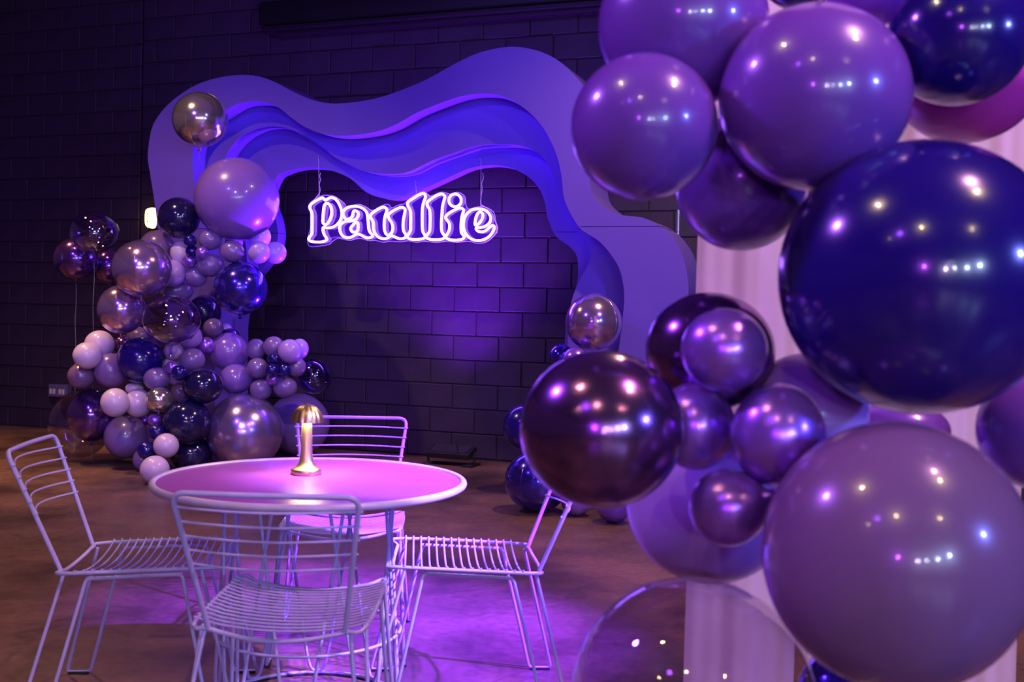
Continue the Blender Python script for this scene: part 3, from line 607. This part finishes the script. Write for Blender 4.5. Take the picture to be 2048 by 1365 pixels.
# ------------------------------------------------------------------ neon sign
NOFF = A3 + .06
def crop(ox, pts): return [(ox + x / 11.371, 375 + y / 11.371) for x, y in pts]
LET = [
 ('p', crop(605, [(505, 285), (460, 235), (400, 255), (300, 305), (210, 365), (165, 420), (165, 480), (200, 550), (215, 640), (215, 800), (213, 950), (205, 1060), (170, 1110), (140, 1160), (150, 1205), (220, 1235), (330, 1245), (440, 1240), (520, 1215), (550, 1180), (530, 1135), (490, 1075), (465, 1000), (462, 935), (480, 908), (560, 920), (650, 915), (750, 870), (830, 790), (880, 690), (890, 580), (865, 460), (800, 330), (730, 255), (650, 230), (580, 255), (530, 290)]),
  crop(605, [(530, 365), (490, 420), (470, 560), (460, 720), (460, 800), (500, 845), (545, 840), (600, 770), (640, 680), (660, 580), (650, 470), (610, 390), (570, 362)])),
 ('a', crop(605, [(925, 540), (1000, 470), (1090, 440), (1190, 430), (1300, 445), (1400, 500), (1460, 580), (1480, 680), (1490, 800), (1500, 930), (1530, 1020), (1580, 1075), (1585, 1115), (1550, 1140), (1500, 1150), (1430, 1140), (1340, 1090), (1260, 1060), (1190, 1085), (1110, 1130), (1010, 1145), (920, 1110), (860, 1030), (840, 930), (860, 850), (920, 800), (1000, 770), (1100, 765), (1180, 740), (1240, 690), (1265, 630), (1260, 570), (1220, 535), (1180, 530), (1150, 560), (1140, 620), (1110, 680), (1050, 720), (980, 715), (930, 660), (915, 600)]),
  crop(605, [(1205, 790), (1150, 850), (1100, 910), (1095, 960), (1130, 1010), (1180, 1020), (1230, 1000), (1255, 950), (1260, 880), (1255, 810), (1235, 788)])),
 ('u', crop(735, [(60, 640), (110, 580), (200, 520), (300, 465), (380, 450), (430, 490), (430, 550), (400, 640), (380, 750), (375, 860), (385, 980), (420, 1060), (465, 1085), (520, 1060), (560, 990), (570, 900), (545, 800), (490, 720), (465, 660), (480, 610), (560, 545), (660, 490), (770, 450), (840, 480), (850, 540), (830, 640), (810, 760), (805, 900), (820, 1000), (860, 1060), (872, 1110), (840, 1150), (760, 1170), (690, 1160), (600, 1120), (540, 1100), (490, 1130), (420, 1165), (350, 1170), (270, 1145), (200, 1090), (150, 1010), (130, 920), (130, 830), (110, 750), (70, 690)]), None),
 ('l', crop(735, [(905, 370), (930, 320), (1020, 260), (1130, 190), (1240, 140), (1300, 155), (1315, 220), (1280, 320), (1250, 440), (1240, 600), (1240, 800), (1245, 960), (1270, 1040), (1310, 1100), (1290, 1150), (1220, 1175), (1100, 1185), (990, 1180), (920, 1150), (895, 1110), (930, 1060), (970, 980), (975, 850), (978, 700), (975, 560), (950, 480), (915, 420)]), None),
 ('l', crop(865, [(-128, 370), (-108, 320), (-18, 250), (90, 185), (190, 150), (250, 165), (280, 210), (255, 300), (225, 430), (210, 600), (200, 780), (200, 940), (215, 1020), (265, 1090), (275, 1140), (200, 1180), (80, 1190), (-50, 1185), (-130, 1150), (-150, 1110), (-110, 1060), (-70, 990), (-60, 850), (-58, 700), (-62, 560), (-80, 480), (-118, 420)]), None),
 ('i', crop(865, [(300, 660), (340, 610), (430, 550), (530, 500), (620, 470), (690, 490), (700, 540), (670, 640), (650, 780), (645, 930), (655, 1030), (700, 1090), (720, 1130), (680, 1175), (600, 1195), (480, 1200), (370, 1185), (310, 1150), (300, 1110), (340, 1050), (375, 970), (385, 880), (370, 800), (325, 740), (300, 700)]),
  crop(865, [(510 + 140 * math.cos(a * PI / 6), 295 + 145 * math.sin(a * PI / 6)) for a in range(12)])),
 ('e', crop(865, [(700, 830), (720, 700), (790, 590), (900, 510), (1050, 490), (1180, 510), (1270, 580), (1320, 680), (1310, 770), (1260, 840), (1180, 890), (1080, 915), (1000, 915), (990, 950), (1040, 1000), (1120, 1015), (1200, 990), (1280, 920), (1350, 870), (1395, 880), (1395, 950), (1350, 1040), (1270, 1130), (1160, 1190), (1050, 1210), (930, 1195), (820, 1130), (740, 1030), (705, 930)]),
  crop(865, [(1075, 560), (1020, 600), (980, 700), (965, 800), (970, 855), (1010, 855), (1080, 790), (1130, 700), (1140, 610), (1110, 565)])),
]
sN, zN = PW(800, 440, NOFF); sign = empty('neon_sign', WALL(sN, NOFF, zN), WROT)
tag(sign, 'glowing violet-white neon lettering hung on wires in the arch opening', 'neon sign')
def npt(x, y, off=NOFF): s, z = PW(x, y, NOFF); return Vector((s - sN, NOFF - off, z - zN))
def offset_poly(P, d):
    out = []; n = len(P)
    area = sum(P[i].x * P[(i + 1) % n].z - P[(i + 1) % n].x * P[i].z for i in range(n)); sg = 1 if area > 0 else -1
    for i in range(n):
        t = P[(i + 1) % n] - P[i - 1]; nn = Vector((t.z, 0, -t.x)) * sg
        out.append(P[i] + nn.normalized() * d)
    return out
for nm, o, i in LET:
    pts = catmull([npt(*p) for p in o], 4, True)
    v, f = tube(pts, .0082, True, 8); L = link('letter', mesh('letter', v, f, M['neon']), sign)
    back = [Vector((p.x, p.y + .03, p.z)) for p in pts]
    v, f = tube(back, .0022, True, 5); link('acrylic_channel', mesh('acrylic_channel', v, f, M['acryl_edge']), L)
    if i:
        p2 = catmull([npt(*p) for p in i], 4, True)
        v, f = tube(p2, .0082, True, 8); link('letter_dot' if nm == 'i' else 'letter_counter', mesh('letter_counter', v, f, M['neon']), L)
        b2 = [Vector((p.x, p.y + .03, p.z)) for p in p2]
        v, f = tube(b2, .0022, True, 5); link('acrylic_channel', mesh('acrylic_channel', v, f, M['acryl_edge']), L)
# one clear acrylic sheet behind the letters, cut to their silhouette
SIL = [(614, 492), (613, 470), (621, 440), (614, 412), (622, 400), (640, 391), (648, 390), (664, 392), (683, 405), (691, 415), (712, 408), (730, 415), (741, 421), (756, 413), (772, 408), (780, 416), (792, 410), (805, 407), (812, 400), (826, 390), (843, 383), (852, 388), (858, 392), (878, 384), (890, 386), (898, 388), (912, 384), (926, 392), (928, 408), (934, 418), (950, 414), (968, 414), (984, 424), (988, 442), (992, 458), (984, 472), (968, 484), (950, 486), (935, 482), (910, 484), (890, 482), (870, 484), (845, 482), (830, 484), (812, 481), (800, 483), (775, 482), (762, 484), (746, 480), (735, 481), (715, 476), (698, 480), (684, 478), (672, 476), (660, 483), (655, 488), (640, 491)]
P = [npt(*p) for p in SIL]; P = catmull(P, 3, True)
bm = bmesh.new(); fa = [bm.verts.new((p.x, .031, p.z)) for p in P]; fb = [bm.verts.new((p.x, .036, p.z)) for p in P]
bm.faces.new(fa); bm.faces.new(fb[::-1])
for k in range(len(P)): bm.faces.new((fa[k], fb[k], fb[(k + 1) % len(P)], fa[(k + 1) % len(P)]))
bmesh.ops.recalc_face_normals(bm, faces=bm.faces[:]); bmesh.ops.triangulate(bm, faces=[q for q in bm.faces if len(q.verts) > 4])
me = bpy.data.meshes.new('acrylic_backing'); bm.to_mesh(me); bm.free(); me.materials.append(M['backing']); link('acrylic_backing', me, sign)
v, f = tube([Vector((p.x, .0335, p.z)) for p in offset_poly(P, .001)], .0018, True, 5)
link('backing_edge', mesh('backing_edge', v, f, M['acryl_edge']), sign)
def hookpt(x, y): s, z = PW(x, y, A3 + .012); return Vector((s - sN, NOFF - A3 - .012, z - zN))
WIRES = [((637, 313), (634.5, 397)), ((831, 363), (829, 386)), ((962, 320), (958.5, 415))]
for a, b in WIRES:
    A, B = hookpt(*a), npt(*b) + Vector((0, .033, 0))
    v, f = tube([A, B], .0016, n=5); w = link('hanging_wire', mesh('hanging_wire', v, f, M['string']), sign)
    v, f = tube([A + Vector((0, .013, 0)), A + Vector((0, -.012, .0)), A + Vector((0, -.014, .01))], .006, n=8); link('hook', mesh('hook', v, f, M['steel']), w)
for cord in ([(637, 345), (635, 352), (637, 358), (634, 368), (636, 378), (634, 386), (626, 397), (618, 410), (617, 440), (617, 470)],
             [(962, 345), (963.5, 355), (960, 366), (961, 378), (959, 392), (958.5, 407), (966, 413), (978, 422), (985, 436), (990, 452), (991, 466)],
             [(657, 477), (664, 474.5), (672, 474), (680, 475.5), (690, 480)]):
    v, f = tube(catmull([npt(*p) + Vector((0, .034, 0)) for p in cord], 4), .0022, n=6)
    link('power_cord', mesh('power_cord', v, f, M['string']), sign)

# ------------------------------------------------------------------ balloons
def latex_geo(n=36, m=24):
    # round body, axis along +y (neck end away from the viewer), tapering into a small tied neck
    V, Fc = [], []
    prof = []
    for i in range(m + 1):
        a = PI * i / m; r = math.sin(a); y = -math.cos(a)
        if y > .1: t = (y - .1) / .9; y = .1 + t * .9 * (1 + .14 * t); r *= 1 - .03 * t
        prof.append((r, y))
    prof[-1] = (.03, 1.035); prof += [(.028, 1.07), (.055, 1.10), (.06, 1.13), (0.0, 1.135)]
    for (r, y) in prof:
        for k in range(n):
            a = 2 * PI * k / n; V.append(Vector((r * math.cos(a), y, r * math.sin(a))))
    for i in range(len(prof) - 1):
        for k in range(n):
            k2 = (k + 1) % n; Fc.append((i * n + k, (i + 1) * n + k, (i + 1) * n + k2, i * n + k2))
    return V, Fc
def orb_geo(n=48, m=28):
    # mirror orb of four welded gores: faint ridge on every seam, flattened poles
    V, Fc = [], []
    for i in range(m + 1):
        a = PI * i / m
        for k in range(n):
            b = 2 * PI * k / n; rid = abs(math.cos(2 * (b + .5)))
            r = math.sin(a) * (1 - .012 * (1 - rid ** 6)); z = math.cos(a) * .985
            pk = math.sin(a) ** 2
            V.append(Vector((r * math.cos(b), r * math.sin(b), z)))
    for i in range(m):
        for k in range(n):
            k2 = (k + 1) % n; Fc.append((i * n + k, (i + 1) * n + k, (i + 1) * n + k2, i * n + k2))
    return V, Fc
def seam_geo():
    parts = []
    for q in range(2):
        b = -.5 + q * PI / 2
        pts = [(1.003 * math.sin(t) * math.cos(b), 1.003 * math.sin(t) * math.sin(b), .989 * math.cos(t)) for t in [2 * PI * k / 56 for k in range(56)]]
        parts.append(tube(pts, .006, True, 5))
    return join(*parts)
LATEX, ORB, SEAM = latex_geo(), orb_geo(), seam_geo()
LATEXB = latex_geo(72, 44)
NECK = lathe([(.0, -.955), (.10, -.965), (.05, -1.0), (.035, -1.05), (.05, -1.075), (.075, -1.13), (.06, -1.14), (0, -1.14)], 14)
LONGNECK = lathe([(.16, -.97), (.09, -1.0), (.055, -1.06), (.045, -1.30), (.06, -1.34), (.07, -1.40), (.03, -1.41)], 14)
MS = {}
def bmesh_for(kind, mat, big=False):
    key = (kind, mat, big)
    if key not in MS:
        g = {'latex': LATEXB if big else LATEX, 'orb': ORB, 'seam': SEAM, 'neck': NECK, 'longneck': LONGNECK}[kind]
        MS[key] = mesh({'seam': 'seam', 'neck': 'neck', 'longneck': 'neck'}.get(kind, 'balloon'), g[0], g[1], M[mat])
    return MS[key]
FOIL = {'orb', 'gold', 'navyfoil', 'purplefoil'}
HAS_STRING = {0: None}
def put_balloon(b, group, big=False):
    c, r, rx, ry, mat, lab, px = b
    d = c - CAM; az = math.atan2(-d.x, d.y)
    orbk = mat in FOIL or mat.startswith('clear') or mat == 'chrome'
    small = px[2] < 20
    kind = 'orb' if orbk and not small else 'latex'
    o = link('balloon', bmesh_for(kind, mat, big), None, c, (random.uniform(-.12, .12) if kind == 'latex' else 0, random.uniform(-.1, .1) if kind == 'latex' else 0, az + (random.uniform(-.2, .2) if kind == 'latex' else random.uniform(-.35, .35))), (rx, (rx + ry) / 2, ry))
    tag(o, lab, 'balloon', group)
    if kind == 'orb':
        if mat in FOIL: link('seam', bmesh_for('seam', mat), o)
        if px[1] + px[3] < 900 or mat.startswith('clear'):
            if mat not in ('clear', 'clearshine'):
                link('neck', bmesh_for('longneck' if mat == 'clearpurple' else 'neck', mat if not mat.startswith('clear') else 'clearpurple'), o)
    return o
for i, b in enumerate(left_b):
    o = put_balloon(b, LG)
    x, y, rx, ry = b[6]
    if (x, y) == (189, 465) or (x, y) == (153, 518):
        c = b[0]; zb = .02 / b[3] - c.z / b[3]
        zt = -1.12 if y == 518 else -1.38
        pts = [(.0 + .02 * math.sin(k * .9), .02 * math.cos(k * .7), zt + (zb - zt) * k / 24) for k in range(25)]
        v, f = tube(pts, .004, n=5); link('string', mesh('string', v, f, M['string']), o)
    if (x, y) == (400.5, 239.7):
        pts = [(.02 * math.sin(k * 1.9), .0, -1.12 - .018 * k) for k in range(20)]
        v, f = tube(pts, .006, n=5); link('string', mesh('string', v, f, M['string']), o)
for b in right_b: put_balloon(b, 'balloons at the right foot of the arch')
for b in front_b:
    o = put_balloon(b, 'balloons of the foreground column', True)
    if b[6][:2] == (1455, 1016):                 # tied neck with ribs, pointing to the right
        o.rotation_euler = Vector((.76, -.50, .36)).to_track_quat('Y', 'Z').to_euler(); o.scale = (b[1] * .97,) * 3
        ribs = [tube([(rr_ * math.cos(2 * PI * k / 20), yy, rr_ * math.sin(2 * PI * k / 20)) for k in range(20)], .022, True, 6) for rr_, yy in ((.26, 1.02), (.20, 1.12), (.15, 1.22))]
        ribs.append(tube([(0, .96, 0), (0, 1.04, 0), (0, 1.14, 0), (0, 1.26, 0), (0, 1.32, 0)], [.30, .22, .17, .12, .16], n=14))
        v, f = join(*ribs); link('neck', mesh('neck', v, f, M['pearl']), o)

# ------------------------------------------------------------------ drape behind the foreground column
def drape(name, xa, xb, Y, lab, seedn):
    r = random.Random(seedn); n = 150
    Xa, Xb = PY(xa, 700, Y).x, PY(xb, 700, Y).x
    o = empty(name, ((Xa + Xb) / 2, Y, 0)); tag(o, lab, 'curtain', 'sheer curtains')
    w = Xb - Xa; V, Fc = [], []
    ph_ = [r.uniform(0, 6) for _ in range(4)]; rows = 14; top = 3.2
    for j in range(rows + 1):
        z = .01 + (top - .01) * j / rows; fl = 1 + .10 * (1 - j / rows)
        for i in range(n + 1):
            t = i / n
            y = .016 * math.sin(t * w * 26 + ph_[0] + .25 * math.sin(z)) + .007 * math.sin(t * w * 61 + ph_[1]) + .002 * math.sin(t * w * 150 + ph_[2])
            V.append(Vector(((t - .5) * w * fl, y * (.8 + .4 * (1 - j / rows)), z)))
    for j in range(rows):
        for i in range(n):
            a = j * (n + 1) + i; Fc.append((a, a + 1, a + n + 2, a + n + 1))
    link('fabric_panel', mesh('fabric_panel', V, Fc, M['drape']), o)
    v, f = tube([(-w * .6, 0, top + .02), (w * .6, 0, top + .02)], .02, n=10); link('curtain_rod', mesh('curtain_rod', v, f, M['steel']), o)
drape('curtain', 1397, 1602, 2.62, 'tall sheer pinkish white curtain strip directly behind the left of the foreground balloons', 3)
drape('curtain', 1646, 2036, 2.70, 'wide sheer pinkish white curtain behind the right of the foreground balloons', 5)

# ------------------------------------------------------------------ table
TZ = .70; tc_ = PZ(623, 957, TZ); TX, TY = tc_.x, tc_.y; TR = .478 * (TY / 3.34)
tb = empty('round_table', (TX, TY, 0)); tag(tb, 'round lilac-topped cafe table with tubular rim and wire hairpin base', 'table')
RT = .0115
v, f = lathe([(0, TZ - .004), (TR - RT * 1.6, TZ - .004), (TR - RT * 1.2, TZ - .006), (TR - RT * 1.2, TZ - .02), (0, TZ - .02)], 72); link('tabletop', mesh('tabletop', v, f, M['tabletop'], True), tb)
tb.children[-1].data.polygons.foreach_set('use_smooth', [False] * len(tb.children[-1].data.polygons))
ringp = lambda R, z, n=64: [(R * math.cos(2 * PI * k / n), R * math.sin(2 * PI * k / n), z) for k in range(n)]
v, f = tube(ringp(TR - RT, TZ - RT + .002, 96), RT, True, 12); link('rim', mesh('rim', v, f, M['rim']), tb)
BR = .275; WR = .0052
v, f = tube(ringp(BR, .008), .006, True, 10); link('base_ring', mesh('base_ring', v, f, M['chair']), tb)
v, f = tube(ringp(BR - .006, .003), .004, True, 8); link('floor_ring', mesh('floor_ring', v, f, M['rubber']), tb)
v, f = tube(ringp(BR + .006, .235), .0048, True, 10); link('brace_ring', mesh('brace_ring', v, f, M['chair']), tb)
v, f = tube(ringp(BR - .012, TZ - .026), .005, True, 10); link('top_ring', mesh('top_ring', v, f, M['chair']), tb)
hp = []
for k in range(8):
    a0 = math.radians(94 + 45 * k); pts = []
    cyl = lambda a, z, R: (R * math.cos(a), R * math.sin(a), z)
    zt = TZ - .026
    L_ = [cyl(a0 - math.radians(28), zt, BR - .012), cyl(a0 - math.radians(9), .12, BR), cyl(a0 - math.radians(5), .03, BR), cyl(a0, .014, BR), cyl(a0 + math.radians(5), .03, BR), cyl(a0 + math.radians(9), .12, BR), cyl(a0 + math.radians(28), zt, BR - .012)]
    pp = [Vector(L_[0])] + [Vector(L_[0]).lerp(Vector(L_[1]), t) for t in (.33, .66)] + catmull(L_[1:6], 5) + [Vector(L_[5]).lerp(Vector(L_[6]), t) for t in (.33, .66, 1)]
    v, f = tube(pp, WR, n=8); link('hairpin_leg', mesh('hairpin_leg', v, f, M['chair']), tb)

# ------------------------------------------------------------------ table lamp
lp = PZ(612, 949, TZ - .004); lamp_r = empty('table_lamp', (lp.x, lp.y, TZ - .004))
tag(lamp_r, 'lit brass mushroom lamp with fluted dome on the round table', 'table lamp')
v, f = lathe([(0, 0), (.046, 0), (.0475, .002), (.0475, .016), (.046, .018), (.036, .022), (.027, .031), (.0215, .045), (.019, .07), (.0175, .11), (.0165, .15), (.0165, .172), (0, .172)], 40)
me = mesh('base_stem', v, f, M['brass']); link('stem', me, lamp_r)
flt = lambda a, r, z: 1 - .055 * (1 - abs(math.cos(a * 7))) * min(1, r / .02)
prof = [(.0005, .224)] + [(.0525 * math.sin(t), .166 + .056 * math.cos(t)) for t in [PI / 2 * k / 12 for k in range(1, 13)]] + [(.050, .166), (.047, .170)]
v, f = lathe(prof, 84, flt); link('lamp_shade', mesh('lamp_shade', v, f, M['brass']), lamp_r)
v, f = lathe([(.018, .171), (.044, .171), (.044, .174), (.018, .174)], 32); link('light_disc', mesh('light_disc', v, f, M['lampglow']), lamp_r)

# ------------------------------------------------------------------ wire chairs
def make_chair():
    root = empty('wire_chair')
    c = M['chair']; fr, lr, wr = .0068, .0055, .0030
    ro = lambda s: Vector((s * .212, -.195, .440)); ri = lambda s: Vector((s * .167, -.232, .436)); fo = lambda s: Vector((s * .206, .195, .456))
    top = lambda s: Vector((s * .218, -.372, .79))
    # back frame: uprights and top bar, one bent rod
    tb_ = [top(-1) + (top(1) - top(-1)) * t + Vector((0, -.012 * math.sin(PI * t), 0)) for t in (.25, .5, .75)]
    pts = fillet([ri(-1), top(-1)] + tb_ + [top(1), ri(1)], .035, 6)
    v, f = tube(pts, fr, n=10); link('back_frame', mesh('back_frame', v, f, c), root)
    # seat frame: side rails, rounded corners, dipping front and rear rails
    loop = []
    rear = [ri(-1).lerp(ri(1), t) + Vector((0, -.018 * math.sin(PI * t), -.022 * math.sin(PI * t))) for t in (0, .15, .3, .5, .7, .85, 1)]
    front = [fo(1).lerp(fo(-1), t) + Vector((0, .018 * math.sin(PI * t), -.034 * math.sin(PI * t))) for t in (0, .12, .3, .5, .7, .88, 1)]
    seq = rear + [ro(1)] + front + [ro(-1)]
    loop = catmull(seq, 4, True)
    v, f = tube(loop, fr * .85, True, 10); link('seat_frame', mesh('seat_frame', v, f, c), root)
    for k in range(15):
        t = (k + .6) / 15.4; a, b = ro(-1).lerp(fo(-1), t), ro(1).lerp(fo(1), t); a.z += .006; b.z += .006
        p = [a.lerp(b, q / 10) + Vector((0, 0, -.028 * math.sin(PI * q / 10) ** .7)) for q in range(11)]
        p = [a + Vector((-.006, 0, .003))] + p + [b + Vector((.006, 0, .003))]
        v, f = tube(p, wr, n=6); link('seat_wire', mesh('seat_wire', v, f, c), root)
    for k in range(5):
        t = 1 - (.105 + k * .102); a, b = ri(-1).lerp(top(-1), t), ri(1).lerp(top(1), t)
        ex = Vector((.010, 0, 0)); fwd = Vector((0, .007, 0))
        p = [a - ex + fwd] + [a.lerp(b, q / 10) + fwd + Vector((0, -.050 * math.sin(PI * q / 10), 0)) for q in range(11)] + [b + ex + fwd]
        v, f = tube(p, wr, n=6); link('back_wire', mesh('back_wire', v, f, c), root)
    for s in (-1, 1):
        ra, rb = Vector((s * .206, -.150, .424)), Vector((s * .202, .120, .436))
        v, f = tube([ra, ra.lerp(rb, .5), rb], lr, n=8); link('side_rail', mesh('side_rail', v, f, c), root)
        # rear hairpin leg
        f1, f2 = Vector((s * .238, -.330, .006)), Vector((s * .240, -.255, .006))
        pts = fillet([ri(s) + Vector((s * .012, .01, -.006)), f1, f2, ra, ra.lerp(rb, .12)], .016, 4)
        v, f = tube(pts, lr, n=8); g = link('leg', mesh('leg', v, f, c), root)
        v, f = bevel(box((min(f1.x, f2.x) - .007, f1.y + .004, 0), (max(f1.x, f2.x) + .007, f2.y - .004, .008)), .002); link('glide', mesh('glide', v, f, M['rubber']), g)
        g1, g2 = Vector((s * .232, .235, .006)), Vector((s * .230, .160, .006))
        g1.y += .05; g2.y += .05
        pts = fillet([fo(s) + Vector((0, -.02, -.006)), g1, g2, rb, rb.lerp(ra, .12)], .016, 4)
        v, f = tube(pts, lr, n=8); g = link('leg', mesh('leg', v, f, c), root)
        v, f = bevel(box((min(g1.x, g2.x) - .007, g2.y + .004, 0), (max(g1.x, g2.x) + .007, g1.y - .004, .008)), .002); link('glide', mesh('glide', v, f, M['rubber']), g)
    return root
def copy_tree(o, parent=None):
    c = o.copy(); COL.objects.link(c)
    if parent: c.parent = parent
    for ch in list(o.children): copy_tree(ch, c)
    return c
def place(o, loc, face, lab):
    o.location = (loc[0], loc[1], 0); o.rotation_euler = (0, 0, math.atan2(-face[0], face[1])); tag(o, lab, 'chair', 'wire chairs around the table')
ch0 = make_chair(); chs = [ch0] + [copy_tree(ch0) for _ in range(3)]
def seat_c(rear_px, zr, face):
    p = PZ(*rear_px, zr); fv = Vector((face[0], face[1], 0)).normalized(); return p + fv * .195
FC = [((560.5, 1250), (0.02, 1)), ((181, 1115), (1, .10)), ((1043, 1116), (-1, -.09)), ((695, 1027), (.085, -1))]
for o, ((px), face), lab in zip(chs, FC, ('lilac wire chair in the foreground, seen from behind at the near side of the table', 'lilac wire chair at the left of the table facing right',
                                       'lilac wire chair at the right of the table facing left, partly behind the plum balloon', 'lilac wire chair at the far side of the table, back to the wall')):
    c = seat_c(px, .44, face); place(o, c, face, lab)

# ------------------------------------------------------------------ wall fittings
s, z = PW(118, 782, .05); ob = empty('outlet_box', WALL(s, 0, z), WROT); tag(ob, 'grey surface-mounted power outlet box with two twin sockets low on the left wall', 'outlet')
v, f = bevel(box((-.112, -.07, -.06), (.112, .0, .06)), .006); link('box_shell', mesh('box_shell', v, f, M['plate'], False), ob)
for sx in (-1, 1):
    v, f = bevel(box((sx * .055 - .046, -.076, -.05), (sx * .055 + .046, -.069, .05)), .003); pl = link('cover_plate', mesh('cover_plate', v, f, M['plate'], False), ob)
    for sy in (-1, 1):
        sock = [bevel(box((sx * .055 + sy * .02 - .014, -.080, -.032), (sx * .055 + sy * .02 + .014, -.075, .018)), .004)]
        v, f = join(*sock); link('socket', mesh('socket', v, f, M['white']), pl)
s, z = PW(301, 436, .06); wl = empty('bulkhead_lamp', WALL(s, 0, z), WROT); tag(wl, 'lit oval caged bulkhead light on the block wall at the left edge of the arch', 'wall light')
def oval(rx_, rz_, y, n=28, e=3.2):
    out = []
    for k in range(n):
        a = 2 * PI * k / n; ca, sa = math.cos(a), math.sin(a)
        out.append(Vector((rx_ * math.copysign(abs(ca) ** (2 / e), ca), y, rz_ * math.copysign(abs(sa) ** (2 / e), sa))))
    return out
def loft(rings):
    V = []; Fc = []; n = len(rings[0])
    for r in rings: V += r
    for i in range(len(rings) - 1):
        for k in range(n): k2 = (k + 1) % n; Fc.append((i * n + k, i * n + k2, (i + 1) * n + k2, (i + 1) * n + k))
    Fc.append(tuple(range((len(rings) - 1) * n, len(rings) * n))); return V, Fc
v, f = loft([oval(.060, .105, 0), oval(.060, .105, -.03)]); link('housing', mesh('housing', v, f, M['black']), wl)
v, f = loft([oval(.050, .094, -.03), oval(.050, .092, -.06), oval(.042, .082, -.085), oval(.026, .060, -.097)]); link('glass', mesh('glass', v, f, M['bulkglow']), wl)
parts = [tube(oval(.056, .100, -.034), .005, True, 6), tube([(0, -.034, -.10), (0, -.085, -.088), (0, -.103, -.055), (0, -.105, 0), (0, -.103, .055), (0, -.085, .088), (0, -.034, .10)], .0035, n=6)]
for zz in (-.038, .038): parts.append(tube([(-.056, -.034, zz), (-.048, -.085, zz), (0, -.104, zz), (.048, -.085, zz), (.056, -.034, zz)], .003, n=6))
v, f = join(*parts); link('cage', mesh('cage', v, f, M['black']), wl)
# flood lamp on the floor in front of the wall
p = PZ(905, 932, 0); fl = empty('floor_flood', (p.x, p.y + .05, 0), WROT); tag(fl, 'black flat flood lamp on the floor against the wall inside the arch', 'floodlight')
hd = Matrix.Rotation(math.radians(18), 4, 'X')
v, f = bevel(box((-.20, -.09, -.025), (.17, .09, .025)), .008); v = [hd @ q + Vector((0, 0, .105)) for q in v]; link('lamp_head', mesh('lamp_head', v, f, M['black'], False), fl)
v, f = box((-.17, -.07, .026), (.14, .07, .029)); v = [hd @ q + Vector((0, 0, .105)) for q in v]; link('glass', mesh('glass', v, f, M['clearpurple'], False), fl)
v, f = tube(fillet([(-.215, 0, .11), (-.215, 0, .01), (.185, 0, .01), (.185, 0, .11)], .02), .010, n=8); link('bracket', mesh('bracket', v, f, M['black']), fl)
v, f = bevel(box((.12, -.10, 0), (.20, .10, .018)), .004); link('foot', mesh('foot', v, f, M['black'], False), fl)
fp = WALL(0, 0, 0)
lamp('SPOT', 'flood_beam', (p.x, p.y - .02, .20), 950, (.26, .03, 1), .09, (p.x - .35, p.y - .45, 2.2), 104, .8)
